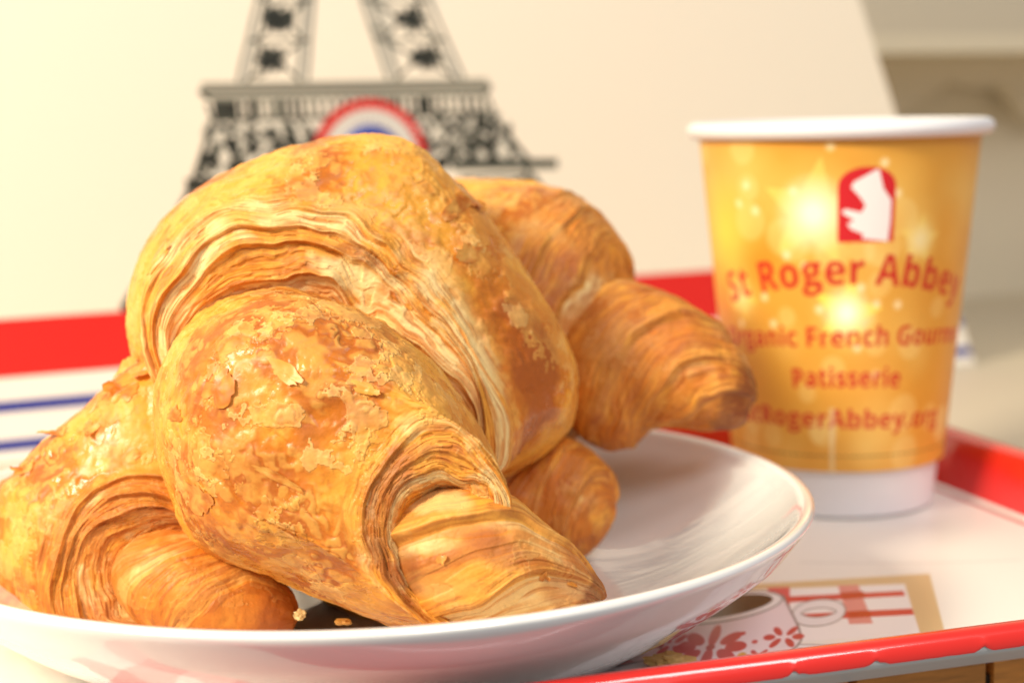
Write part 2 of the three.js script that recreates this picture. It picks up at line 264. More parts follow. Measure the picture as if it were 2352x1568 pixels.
  const sleeve = [[r0 - 0.0005, y0 + 0.0006], [r0, y0], [r0 + (r1 - r0) * 0.25, mix(y0, y1, 0.25)], [r0 + (r1 - r0) * 0.5, mix(y0, y1, 0.5)], [r0 + (r1 - r0) * 0.75, mix(y0, y1, 0.75)], [r1, y1], [r1 - 0.0006, y1]];
  const sg = new THREE.LatheGeometry(sleeve.map((p) => new THREE.Vector2(...p)), 160), uv = sg.attributes.uv, ps = sg.attributes.position;
  for (let i = 0; i < uv.count; i++) { let u = uv.getX(i); uv.setXY(i, u + 0.5, (ps.getY(i) - y0) / (y1 - y0)); }
  part(g, 'printed_sleeve', sg, std({ map: art, roughness: 0.42, clearcoat: 0.15, clearcoatRoughness: 0.3 }));
}

// ---------------------------------------------------------------- standing card with the tower print, and the rosette on it
{
  const g = thing('display_card', 'large cream standing card printed with a black lattice tower above red and blue stripes', 'card');
  g.position.copy(CARD0); g.rotation.y = WALLR;
  const S0 = -0.17, S1 = 0.457, HT = 0.40, IN = 0.159, MID = (S0 + S1) / 2;
  const shape = new THREE.Shape([[S0, 0], [S1, 0], [S1 - IN, HT], [S0 + IN, HT]].map((p) => new THREE.Vector2(...p)));
  const ex = new THREE.ExtrudeGeometry(shape, { depth: 0.0035, bevelEnabled: true, bevelThickness: 0.0004, bevelSize: 0.0004, bevelSegments: 2 }); ex.translate(0, 0, -0.0040);
  part(g, 'panel', ex, std({ color: new THREE.Color(0.84, 0.81, 0.75), roughness: 0.6 }));
  const W = 2048, H = 1306, X = (s) => (s - S0) / (S1 - S0) * W, Y = (y) => H - y / HT * H;
  const art = canvasTexture(W, H, (x) => {
    x.fillStyle = '#f2ead8'; x.fillRect(0, 0, W, H);
    const R = rng(9), band = (ya, yb, c) => { x.fillStyle = c; x.fillRect(0, Y(yb), W, Y(ya) - Y(yb)); };
    band(0.0325, 0.0545, '#dd1f1c'); band(0.0, 0.0325, '#f8f3ea'); band(0.0193, 0.0235, '#1c2c92'); band(0.0046, 0.0088, '#1c2c92');
    const ink = '#1d221c', grey = '#9fa093';
    const line = (a, b, c, d, w, col = ink) => { x.strokeStyle = col; x.lineWidth = w; x.beginPath(); x.moveTo(X(a), Y(b)); const m = (R() - 0.5) * 3; x.quadraticCurveTo((X(a) + X(c)) / 2 + m, (Y(b) + Y(d)) / 2 + m, X(c), Y(d)); x.stroke(); };
    const poly = (p, col) => { x.fillStyle = col; x.beginPath(); p.forEach((q, i) => (i ? x.lineTo(X(q[0]), Y(q[1])) : x.moveTo(X(q[0]), Y(q[1])))); x.closePath(); x.fill(); };
    const star = (s, y, r) => { for (let i = 0; i < 9; i++) { const a = i * 0.698 + R() * 0.4; line(s - Math.cos(a) * r * 0.4, y - Math.sin(a) * r * 0.3, s + Math.cos(a) * r, y + Math.sin(a) * r * 0.75, 6 + R() * 4); } x.fillStyle = ink; x.beginPath(); x.ellipse(X(s), Y(y), r * 1300, r * 1000, 0, 0, 7); x.fill(); };
    // upper legs, each a lattice of crossed bars
    const leg = (a0, a1, b0, b1, c0, c1) => {                       // outer/inner edges at y 0.1408, 0.1718, 0.34
      const o = (y) => (y < 0.1718 ? mix(a0, b0, (y - 0.1408) / 0.031) : mix(b0, c0, (y - 0.1718) / 0.168)), n = (y) => (y < 0.1718 ? mix(a1, b1, (y - 0.1408) / 0.031) : mix(b1, c1, (y - 0.1718) / 0.168));
      poly([[o(0.1408), 0.1408], [o(0.1718), 0.1718], [o(0.34), 0.34], [o(0.34) + (n(0.34) - o(0.34)) * 0.25, 0.34], [mix(o(0.1408), n(0.1408), 0.16), 0.1408]], '#dcd8ca');
      poly([[n(0.1408), 0.1408], [n(0.1718), 0.1718], [n(0.34), 0.34], [mix(n(0.34), o(0.34), 0.25), 0.34], [mix(n(0.1408), o(0.1408), 0.16), 0.1408]], '#d6d2c4');
      for (let y = 0.1408; y < 0.33; y += 0.0155) {
        const y2 = y + 0.0155; for (const k of [0, 0.15]) { line(mix(o(y), n(y), k), y, mix(o(y2), n(y2), k), y2, 3.5, '#33372f'); line(mix(n(y), o(y), k), y, mix(n(y2), o(y2), k), y2, 3.5, '#33372f'); }
        line(mix(o(y), n(y), 0.1), y, mix(n(y2), o(y2), 0.1), y2, 3.6, '#262a23'); line(mix(n(y), o(y), 0.1), y, mix(o(y2), n(y2), 0.1), y2, 3.6, '#262a23');
        line(o(y2), y2, n(y2), y2, 3, '#55584d'); star((o(y) + n(y)) / 2, y + 0.0082, 0.0066);
        for (let i = 0; i < 3; i++) { const k = 0.1 + R() * 0.8, q = y + R() * 0.0155; line(mix(o(q), n(q), k), q, mix(o(q), n(q), k + 0.15), q + 0.002, 3, '#55584d'); }
      }
    };
    leg(0.0977, 0.1258, 0.1069, 0.1297, 0.1345, 0.1425); leg(0.1926, 0.1595, 0.1783, 0.1495, 0.150, 0.1425);
    // first platform
    poly([[0.0835, 0.1400], [0.2030, 0.1400], [0.2045, 0.1375], [0.2015, 0.1340], [0.0860, 0.1340], [0.0825, 0.1372]], '#b9b6a6');
    line(0.0835, 0.1400, 0.2030, 0.1398, 3.5, '#7c7c70'); line(0.0825, 0.1370, 0.2045, 0.1370, 7, '#5d5d52'); line(0.086, 0.1340, 0.2015, 0.1338, 4, '#77776b'); line(0.0825, 0.1372, 0.086, 0.134, 5, ink); line(0.2045, 0.1372, 0.2018, 0.134, 5, ink);
    // arcade
    for (let s = 0.0885; s < 0.2035; s += 0.0029 + R() * 0.0012) { const w = R() < 0.18 ? 12 : 4 + R() * 3; line(s, 0.1333, s + 0.0004, 0.1265 + R() * 0.001, w, R() < 0.7 ? ink : '#55594e'); }
    poly([[0.0880, 0.1333], [0.0940, 0.1333], [0.0942, 0.1258], [0.0885, 0.1262]], '#30332c'); poly([[0.1010, 0.1333], [0.1046, 0.1333], [0.1048, 0.1215], [0.1016, 0.1222]], '#23261f');
    line(0.0862, 0.1262, 0.2046, 0.1262, 5, '#3b3f36'); line(0.0850, 0.1325, 0.0870, 0.1268, 4, ink); line(0.2030, 0.1325, 0.2062, 0.1258, 4, ink);
    line(0.0862, 0.1258, 0.0832, 0.1205, 4, '#8a8b80'); line(0.0832, 0.1205, 0.086, 0.1195, 4, '#8a8b80');
    // truss under the platform
    poly([[0.0880, 0.1250], [0.2068, 0.1250], [0.2200, 0.1052], [0.0760, 0.1002]], '#e0dccd');
    for (let i = 0; i < 330; i++) { const t = R(), q = R(), y = mix(0.125, 0.104, q), s = mix(mix(0.088, 0.0775, q), mix(0.2068, 0.219, q), t), a = R() < 0.5 ? 0.9 : -0.9; line(s, y, s + 0.0045 * Math.cos(a), y - 0.0040 * Math.sin(a), 2 + R() * 5, R() < 0.6 ? ink : '#3b3f36'); }
    for (let i = 0; i < 34; i++) { const q = R(), y = mix(0.124, 0.105, q), s = mix(0.087 - 0.008 * q, 0.2068 + 0.012 * q, R()); x.fillStyle = ink; x.beginPath(); x.ellipse(X(s), Y(y), 6 + R() * 7, 4 + R() * 4, R() * 3, 0, 7); x.fill(); }
    line(0.2046, 0.1255, 0.2215, 0.1052, 7); line(0.0868, 0.125, 0.0775, 0.1008, 6);
    line(0.186, 0.1058, 0.2345, 0.1046, 11, '#2d322a'); line(0.186, 0.1040, 0.2345, 0.1030, 5, '#6d7166'); line(0.0755, 0.1022, 0.112, 0.1030, 11, '#23261f'); line(0.0755, 0.1000, 0.112, 0.1008, 5, '#6d7166');
    // feet, down to the red band
    for (const [a, b, c, d] of [[0.0775, 0.108, 0.0485, 0.085], [0.2225, 0.190, 0.252, 0.215]]) {
      poly([[a, 0.1000], [b, 0.1000], [d, 0.0548], [c, 0.0548]], '#cdc9ba');
      line(a, 0.100, c, 0.0548, 9); line(b, 0.100, d, 0.0548, 6);
      for (let k = 0; k < 5; k++) { const y = 0.1 - k * 0.009, z = y - 0.009, t = k / 5, u = (k + 1) / 5; line(mix(a, c, t), y, mix(b, d, u), z, 5); line(mix(b, d, t), y, mix(a, c, u), z, 5); line(mix(a, c, t), y, mix(b, d, t), y, 4); star((mix(a, c, t) + mix(b, d, u)) / 2, (y + z) / 2, 0.003); }
    }
    for (let i = 0; i <= 40; i++) { const a0 = Math.PI * i / 40, a1 = Math.PI * (i + 1) / 40; if (i < 40) line(0.1495 + 0.043 * Math.cos(a0), 0.058 + 0.042 * Math.sin(a0), 0.1495 + 0.043 * Math.cos(a1), 0.058 + 0.042 * Math.sin(a1), 6, '#262a23'); }
  });
  const face = new THREE.ShapeGeometry(shape), p = face.attributes.position, uv = face.attributes.uv;
  for (let i = 0; i < p.count; i++) uv.setXY(i, (p.getX(i) - S0) / (S1 - S0), p.getY(i) / HT);
  face.translate(0, 0, 0.0003); part(g, 'printed_face', face, std({ map: art, roughness: 0.5 }));
  const strut = new THREE.BoxGeometry(0.10, 0.30, 0.003); strut.translate(MID, 0.148, -0.048); strut.applyMatrix4(new THREE.Matrix4().makeTranslation(0, 0, 0)); part(g, 'back_strut', strut, std({ color: new THREE.Color(0.7, 0.66, 0.58), roughness: 0.7 }));

  const r = thing('rosette', 'round red, white and blue pleated rosette pinned on the tower of the card', 'rosette');
  r.position.copy(onCard(0.1500, 0.1086, 0.0012)); r.rotation.y = WALLR;
  const pleat = (ra, rb, n, z, amp, saw) => {
    const pos = [], idx = [], M = n * 4, K = 5; for (let k = 0; k <= K; k++) for (let i = 0; i < M; i++) { const t = i / M * Math.PI * 2, w = Math.abs((i % 4) - 2) / 2, q = k / K, rr = mix(ra, rb + saw * w, q); pos.push(rr * Math.cos(t), rr * Math.sin(t), z + amp * w * (0.3 + 0.7 * q)); }
    for (let k = 0; k < K; k++) for (let i = 0; i < M; i++) { const j = (i + 1) % M; idx.push(k * M + i, (k + 1) * M + i, k * M + j, k * M + j, (k + 1) * M + i, (k + 1) * M + j); }
    const geo = new THREE.BufferGeometry(); geo.setAttribute('position', new THREE.Float32BufferAttribute(pos, 3)); geo.setIndex(idx); geo.computeVertexNormals(); return geo;
  };
  part(r, 'red_ruffle', pleat(0.0185, 0.0238, 46, 0.0004, 0.0016, 0.0011), std({ color: new THREE.Color(0.72, 0.035, 0.03), roughness: 0.6 }));
  part(r, 'white_ruffle', pleat(0.0110, 0.0202, 46, 0.0012, 0.0015, 0.0004), std({ color: new THREE.Color(0.74, 0.72, 0.66), roughness: 0.65 }));
  const disc = new THREE.LatheGeometry([[0, 0.0042], [0.010, 0.0040], [0.0136, 0.0034], [0.0140, 0.0026], [0.0134, 0.002]].map((q) => new THREE.Vector2(...q)), 48); disc.rotateX(Math.PI / 2);
  part(r, 'blue_centre', disc, std({ color: new THREE.Color(0.022, 0.05, 0.32), roughness: 0.5 }));
}

// ---------------------------------------------------------------- croissants
// A wrap of dough is a closed skin lofted through rings; its surface detail (layers, blisters, peeling skin) comes from one field.
function ringWrap(stations) {
  const NT = 192, rings = stations.map((st) => {
    const out = [];
    let polar;
    if (st.pts) {
      const a = st.pts.map(([x, y]) => [Math.atan2(y - st.c[1], x - st.c[0]), Math.hypot(x - st.c[0], y - st.c[1])]).sort((p, q) => p[0] - q[0]), n = a.length;
      polar = (t) => { while (t > Math.PI) t -= 2 * Math.PI; while (t <= -Math.PI) t += 2 * Math.PI;
        let i = 0; while (i < n && a[i][0] < t) i++;
        const g = (k) => { const w = Math.floor(k / n), m = k - w * n; return [a[m][0] + w * 2 * Math.PI, a[m][1]]; }, [p0, p1, p2, p3] = [g(i - 2), g(i - 1), g(i), g(i + 1)];
        const u = (t - p1[0]) / (p2[0] - p1[0]), h = p2[0] - p1[0], m1 = (p2[1] - p0[1]) / (p2[0] - p0[0]) * h, m2 = (p3[1] - p1[1]) / (p3[0] - p1[0]) * h, u2 = u * u, u3 = u2 * u;
        return (2 * u3 - 3 * u2 + 1) * p1[1] + (u3 - 2 * u2 + u) * m1 + (-2 * u3 + 3 * u2) * p2[1] + (u3 - u2) * m2; };
    } else polar = () => 1;
    for (let i = 0; i < NT; i++) {
      const t = i / NT * 2 * Math.PI + Math.PI / 2, r = polar(t) * (st.k ?? 1), dx = Math.cos(t) * r, dy = Math.sin(t) * r, z = st.z;
      const d = z + ((st.gx ?? 0) * dx + (st.gy ?? 0) * dy) * z / FPX;
      out.push(at(st.c[0] + dx + (st.sh?.[0] ?? 0), st.c[1] + dy + (st.sh?.[1] ?? 0), d));
    }
    return out;
  });
  return lofter(rings, stations.map((s) => s.s), NT);
}
function spineWrap(sp) {                                                  // sp: [s, px, py, depth, radius px, flatten]
  const NT = 128, c = sp.map((p) => at(p[1], p[2], p[3]));
  const rings = sp.map((p, i) => {
    const t = c[Math.min(i + 1, c.length - 1)].clone().sub(c[Math.max(i - 1, 0)]).normalize(), e1 = BACK.clone().addScaledVector(t, -BACK.dot(t)).normalize(), e2 = t.clone().cross(e1), r = p[4] * p[3] / FPX, fl = p[5] ?? 1;
    return Array.from({ length: NT }, (_, k) => { const a = k / NT * 2 * Math.PI + Math.PI; return c[i].clone().addScaledVector(e1, Math.cos(a) * r * fl).addScaledVector(e2, Math.sin(a) * r); });
  });
  return lofter(rings, sp.map((p) => p[0]), NT);
}
function lofter(rings, ss, NT) {                                          // (s, turn 0..1) -> point, Catmull-Rom along s, linear blend of fine samples around
  const n = ss.length, hm = (i, k, a, b) => { // finite-difference tangents for uneven s
    const P = (q) => rings[clamp(q, 0, n - 1)][k], S = (q) => ss[clamp(q, 0, n - 1)], lo = Math.max(i - 1, 0), hi = Math.min(i + 1, n - 1);
    return P(hi).clone().sub(P(lo)).divideScalar(S(hi) - S(lo));
  };
  const tang = rings.map((r, i) => r.map((_, k) => hm(i, k)));
  return (s, u, out) => {
    let i = 0; while (i < n - 2 && s > ss[i + 1]) i++;
    const h = ss[i + 1] - ss[i], t = clamp((s - ss[i]) / h), t2 = t * t, t3 = t2 * t, a = 2 * t3 - 3 * t2 + 1, b = (t3 - 2 * t2 + t) * h, c = -2 * t3 + 3 * t2, d = (t3 - t2) * h;
    u -= Math.floor(u); const f = u * NT, k0 = Math.floor(f) % NT, k1 = (k0 + 1) % NT, w = f - Math.floor(f);
    let x = 0, y = 0, z = 0;
    for (const [k, q] of [[k0, 1 - w], [k1, w]]) { const p = rings[i][k], p2 = rings[i + 1][k], m = tang[i][k], m2 = tang[i + 1][k]; x += q * (a * p.x + b * m.x + c * p2.x + d * m2.x); y += q * (a * p.y + b * m.y + c * p2.y + d * m2.y); z += q * (a * p.z + b * m.z + c * p2.z + d * m2.z); }
    return out.set(x, y, z);
  };
}
// colours of baked dough (linear)
const GOLD = [0.79, 0.345, 0.038], AMBER = [0.57, 0.165, 0.013], BROWN = [0.33, 0.072, 0.008], DARK = [0.17, 0.032, 0.006], SKIN = [0.82, 0.43, 0.085], PALE = [0.84, 0.54, 0.18], CREAM = [0.86, 0.64, 0.28];
const F = { h: 0, b: 0, r: 0.4, c: [0, 0, 0] };
const lerpC = (c, d, t) => { c[0] += (d[0] - c[0]) * t; c[1] += (d[1] - c[1]) * t; c[2] += (d[2] - c[2]) * t; };
// o: seed, bake, zones [{a, b, n, amp, wob, spiral}], spots [{s, u, rs, ru, to, k}]
function field(o, p, s, u, fine) {
  const x = p.x * 1000 + o.seed * 31.7, y = p.y * 1000 + o.seed * 11.3, z = p.z * 1000, uu = u * 6.2832, R = o.mean;
  const cu = Math.cos(uu) * R, su = Math.sin(uu) * R, sl = s * o.len;
  const big = fbm(x / 13, y / 13, z / 13, 3), mid = fbm(x / 4.2, y / 4.2, z / 4.2, 3);
  const streak = fbm(cu / 11, su / 11, sl / 1.7 + big * 1.2, 3);            // runs round the roll
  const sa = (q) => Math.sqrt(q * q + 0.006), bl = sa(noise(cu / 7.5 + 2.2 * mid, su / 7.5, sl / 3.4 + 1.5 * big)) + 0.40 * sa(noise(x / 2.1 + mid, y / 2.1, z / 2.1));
  let h = 0.95 * (o.lump ?? 1) * big + 0.34 * mid + 0.12 * streak + (o.wrinkle ?? 0.40) * (bl - 0.3), b = 0, rough = 0.36 + 0.28 * mid + 0.16 * streak;
  const c = F.c; c[0] = GOLD[0]; c[1] = GOLD[1]; c[2] = GOLD[2];
  const bake = 0.62 + 1.35 * fbm(x / 15 + 40, y / 15, z / 15, 4) + 0.30 * mid + 0.2 * streak + o.bake;
  lerpC(c, AMBER, sstep(0.35, 0.95, bake) * 0.9); lerpC(c, BROWN, sstep(0.75, 1.35, bake) * 0.6);
  lerpC(c, SKIN, sstep(0.25, -0.15, bake) * 0.7);
  lerpC(c, SKIN, sstep(0.30, 0.70, bl) * 0.5); lerpC(c, AMBER, sstep(0.18, 0.0, bl) * 0.35); lerpC(c, BROWN, sstep(0.2, 0.6, fbm(x / 2.4, y / 2.4, z / 2.4 + 7, 3)) * 0.34);  // bump tops painted paler like sheen, hollows darker; the brown mottling is random
  // layered zones
  let inZone = 0;
  for (const q of o.zones) {
    const w = sstep(q.a, q.a + 0.05 * (q.soft ?? 1), s) * (q.b >= 0.999 ? 1 : 1 - sstep(q.b - 0.04, q.b, s)); if (w <= 0) continue;
    const sp = q.spiral ? q.spiral * u : 0, wob = (q.wob ?? 0.7) * 0.8 * fbm(cu / 24 + 3, su / 24, sl / 26, 2) + 0.05 * noise(cu / 5, su / 5, sl / 5);
    const g0 = (s - q.a) / (q.b - q.a) * q.n + wob + sp, f = g0 + 0.42 * noise(g0 * 0.8 + o.seed * 3, cu / 40, su / 40), k = Math.floor(f), t = f - k, rk = noise(k * 7.3 + o.seed, cu / 30, su / 30);
    const amp = q.amp * clamp(0.55 + 0.75 * rk + 0.7 * noise(cu / 17, su / 17, k * 3.1), 0.04, 1.5);
    const step = t < 0.84 ? Math.pow(t / 0.84, 1.3) : 1 - sstep(0.84, 1.0, t);
    h = mix(h, h * 0.5 + amp * step, w);
    const fineLine = fbm(cu / 16, su / 16, f * 5.5, 3), fiber = fbm(cu / 7, su / 7, f * 19, 3), tear = sstep(0.30, 0.5, noise(cu / 6 + 9, su / 6, f * 9));
    h += w * (0.16 * fineLine - 0.16 * tear); b += w * (0.10 * fiber + 0.05 * fineLine - 0.08 * tear);
    const tone = clamp(0.5 + 1.1 * rk + 0.7 * fbm(cu / 8, su / 8, f * 1.3 + 4, 3) + (q.tone ?? 0));
    const zc = [0, 0, 0]; for (let i = 0; i < 3; i++) zc[i] = mix(CREAM[i], GOLD[i], sstep(0.30, 0.95, tone));
    lerpC(zc, AMBER, (q.bk ?? 0) * clamp(0.8 + 1.2 * mid + 0.8 * streak)); lerpC(zc, AMBER, tear * 0.5); lerpC(zc, SKIN, 0.35 * sstep(0.55, 0.9, t)); lerpC(zc, AMBER, sstep(0.02, 0.42, fineLine) * 0.7); lerpC(zc, BROWN, sstep(0.2, 0.55, fiber + 0.3 * rk + (q.dark ?? 0)) * 0.55);
    lerpC(zc, BROWN, (q.edge ?? 0.5) * sstep(0.80, 0.9, t) * (1 - sstep(0.93, 0.99, t)) * sstep(-0.2, 0.4, noise(cu / 4, su / 4, k * 5)));
    lerpC(c, zc, w * 0.92); rough = mix(rough, 0.55, w); inZone = Math.max(inZone, w);
  }
  for (const q of o.spots ?? []) {
    let du = Math.abs(u - q.u); du = Math.min(du, 1 - du); const d = Math.hypot((s - q.s) / q.rs, du / q.ru) + 0.45 * fbm(x / 5, y / 5, z / 5 + 11, 3);
    const w = sstep(1.05, 0.55, d) * q.k; if (w > 0) { lerpC(c, q.to, w); h += w * (q.lift ?? 0); }
  }
  // thin skin that flakes: raised ragged sheets, paler and duller, over the glazed crust
  const crust = 1 - inZone * 0.65;
  if (o.flake > 0) {
    for (let k = 0; k < 2; k++) {
      const sc = k ? 8 : 13, rag = fbm(x / sc + k * 50, y / sc, z / sc, 2) + 0.26 * fbm(x / 2.2, y / 2.2 + k * 9, z / 2.2, 3) + 0.10 * noise(x / 0.6, y / 0.6, z / 0.6), e = rag - (0.40 - o.flake * 0.42) - k * 0.05;
      const m = sstep(0, 0.022, e); if (m > 0) { const curl = sstep(0.14, 0, e); h += crust * m * (0.03 + 0.06 * curl); b += crust * m * (0.05 + 0.04 * curl); lerpC(c, k ? PALE : SKIN, m * crust * (0.28 + 0.26 * curl) * clamp(0.75 + 1.1 * mid + 0.5 * streak, 0.1, 1.3)); rough = mix(rough, 0.52, m * crust); }
      else { const sh = sstep(-0.06, 0, e); b -= 0.05 * sh * crust; }
    }
  }
  if (fine) {
    const n1 = fbm(x / 1.1, y / 1.1, z / 1.1, 3), n2 = noise(x / 0.32, y / 0.32, z / 0.32);
    b += 0.05 * n1 + 0.010 * n2; const v = 1 + 0.08 * n1 + 0.04 * n2; c[0] *= v; c[1] *= v; c[2] *= v; rough += 0.10 * n1;
    
  }
  F.h = h; F.b = b; F.r = clamp(rough, 0.2, 0.85);
}
function buildWrap(base, o) {
  const NS = o.ns, NU = o.nu, M = NU + 1, P = new Float32Array((NS + 1) * M * 3), N = new Float32Array(P.length), v = V(), uvs = new Float32Array((NS + 1) * M * 2);
  for (let i = 0; i <= NS; i++) for (let j = 0; j <= NU; j++) { base(i / NS, j / NU, v); P.set([v.x, v.y, v.z], (i * M + j) * 3); uvs[(i * M + j) * 2] = j / NU; uvs[(i * M + j) * 2 + 1] = i / NS; }
  const a = V(), b = V(), get = (A, i, j, q) => q.fromArray(A, (clamp(i, 0, NS) * M + ((j % NU) + NU) % NU) * 3), t1 = V(), t2 = V();
  const mid = V(); let cnt = 0; for (let i = 0; i <= NS; i += 4) for (let j = 0; j < NU; j += 4) { mid.add(get(P, i, j, a)); cnt++; } mid.divideScalar(cnt);
  let sign = 0;
  for (let i = 0; i <= NS; i++) for (let j = 0; j <= NU; j++) {
    t1.subVectors(get(P, i + 2, j, a), get(P, i - 2, j, b)); t2.subVectors(get(P, i, j + 2, a), get(P, i, j - 2, b)); t1.cross(t2).normalize(); N.set([t1.x, t1.y, t1.z], (i * M + j) * 3);
    if (i > NS * 0.3 && i < NS * 0.7) sign += t1.dot(get(P, i, j, a).sub(mid));
  }
  if (sign < 0) for (let k = 0; k < N.length; k++) N[k] = -N[k];
  const D = new Float32Array(P.length);
  for (let i = 0; i <= NS; i++) for (let j = 0; j <= NU; j++) {
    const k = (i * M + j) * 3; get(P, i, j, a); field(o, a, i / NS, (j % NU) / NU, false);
    const ends = sstep(0, 0.03, i / NS) * (o.blunt ? sstep(1, 0.985, i / NS) : 1), h = F.h * o.relief * ends * 0.001;
    D[k] = P[k] + N[k] * h; D[k + 1] = P[k + 1] + N[k + 1] * h; D[k + 2] = P[k + 2] + N[k + 2] * h;
  }
  const idx = new Uint32Array(NS * NU * 6); let q = 0;
  for (let i = 0; i < NS; i++) for (let j = 0; j < NU; j++) { const A = i * M + j, B = A + 1, C = A + M, E = C + 1; if (sign < 0) { idx.set([A, B, C, B, E, C], q); } else idx.set([A, C, B, B, C, E], q); q += 6; }
  const geo = new THREE.BufferGeometry(); geo.setAttribute('position', new THREE.BufferAttribute(D, 3)); geo.setAttribute('uv', new THREE.BufferAttribute(uvs, 2)); geo.setIndex(new THREE.BufferAttribute(idx, 1)); geo.computeVertexNormals();
  const nn = geo.attributes.normal; for (let i = 0; i <= NS; i++) { const A = i * M, B = A + NU; a.fromBufferAttribute(nn, A); b.fromBufferAttribute(nn, B); a.add(b).normalize(); nn.setXYZ(A, a.x, a.y, a.z); nn.setXYZ(B, a.x, a.y, a.z); }
  // textures from the same field
  const T = o.tex, col = new Uint8Array(T * T * 4), rb = new Uint8Array(T * T * 4);
  for (let y = 0; y < T; y++) { const fs = (y + 0.5) / T * NS, i0 = Math.min(NS - 1, Math.floor(fs)), ws = fs - i0;
    for (let x = 0; x < T; x++) { const fu = (x + 0.5) / T * NU, j0 = Math.min(NU - 1, Math.floor(fu)), wu = fu - j0, k00 = (i0 * M + j0) * 3, k01 = k00 + 3, k10 = k00 + M * 3, k11 = k10 + 3;
      const L = (c) => (P[k00 + c] * (1 - wu) + P[k01 + c] * wu) * (1 - ws) + (P[k10 + c] * (1 - wu) + P[k11 + c] * wu) * ws;
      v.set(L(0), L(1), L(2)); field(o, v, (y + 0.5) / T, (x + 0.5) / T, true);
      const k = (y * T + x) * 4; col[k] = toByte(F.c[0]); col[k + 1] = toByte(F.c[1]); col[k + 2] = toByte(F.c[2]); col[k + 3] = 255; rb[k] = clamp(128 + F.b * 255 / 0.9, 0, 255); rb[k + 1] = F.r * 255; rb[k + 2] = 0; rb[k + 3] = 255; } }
  const surf = dataTexture(T, T, rb);
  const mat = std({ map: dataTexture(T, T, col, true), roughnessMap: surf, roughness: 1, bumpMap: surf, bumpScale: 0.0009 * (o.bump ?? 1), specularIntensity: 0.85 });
  const sample = (s, u, out, nout) => { const i = clamp(Math.round(s * NS), 0, NS), j = ((Math.round(u * NU) % NU) + NU) % NU, k = (i * M + j) * 3; out.fromArray(D, k); if (nout) nout.fromArray(nn.array, k); return out; };
  return { geo, mat, sample };
}
function croissant(label, wraps, flakes = []) {
  const g = thing('croissant', label, 'croissant', 'croissants piled on the white plate');
  const made = wraps.map(([base, o]) => { const w = buildWrap(base, o); return [w, part(g, 'pastry_wrap', w.geo, w.mat)]; });
  // loose flakes of skin, lifted at one side
  for (const f of flakes) {
    const [wi, s0, u0, rs, ru, lift, seed, tone] = f, [w, mesh] = made[wi], R = rng(seed), ph = R() * 6.283, n = 30, K = 7, pos = [], cols = [], idx = [], p = V(), nn = V(), off = R() * 50;
    for (let k = 0; k <= K; k++) for (let i = 0; i < n; i++) { const t = i / n * 6.2832, rag = 1 + 0.5 * noise(Math.cos(t) * 1.3 + off, Math.sin(t) * 1.3, seed) + 0.2 * noise(Math.cos(t) * 4 + off, Math.sin(t) * 4, seed + 3), q = k / K, du = Math.cos(t) * q * rag * ru, ds = Math.sin(t) * q * rag * rs;
      w.sample(clamp(s0 + ds, 0.01, 0.99), u0 + du, p, nn); const l = Math.max(0, Math.cos(t - ph) * q * rag + 0.25); p.addScaledVector(nn, 0.00022 + lift * l * l * 0.001 + 0.0001 * noise(p.x * 900, p.y * 900, p.z * 900)); pos.push(p.x, p.y, p.z); const m = clamp(0.42 + 0.8 * noise(p.x * 380, p.y * 380, p.z * 380) + 0.45 * noise(p.x * 1100, p.y * 1100, p.z * 1100)), cc = [[AMBER, SKIN], [GOLD, SKIN], [AMBER, GOLD]][tone ?? 0]; for (let c = 0; c < 3; c++) cols.push(mix(cc[0][c], cc[1][c], m)); }
    for (let k = 0; k < K; k++) for (let i = 0; i < n; i++) { const j = (i + 1) % n; if (k === 0) idx.push(i, n + i, n + j); else idx.push(k * n + i, (k + 1) * n + i, k * n + j, k * n + j, (k + 1) * n + i, (k + 1) * n + j); }
    const geo = new THREE.BufferGeometry(); geo.setAttribute('position', new THREE.Float32BufferAttribute(pos, 3)); geo.setAttribute('color', new THREE.Float32BufferAttribute(cols, 3)); geo.setIndex(idx); geo.computeVertexNormals();
    part(g, 'flake', geo, FLAKESKIN);
  }
  return g;
}
const FLAKESKIN = std({ color: 0xffffff, vertexColors: true, roughness: 0.42, transmission: 0.15, thickness: 0 });
const FLAKES = [[0.80, 0.52, 0.18], [0.84, 0.62, 0.28], [0.70, 0.36, 0.08]].map((c) => std({ color: new THREE.Color(...c), roughness: 0.5, transmission: 0.15, thickness: 0 }));

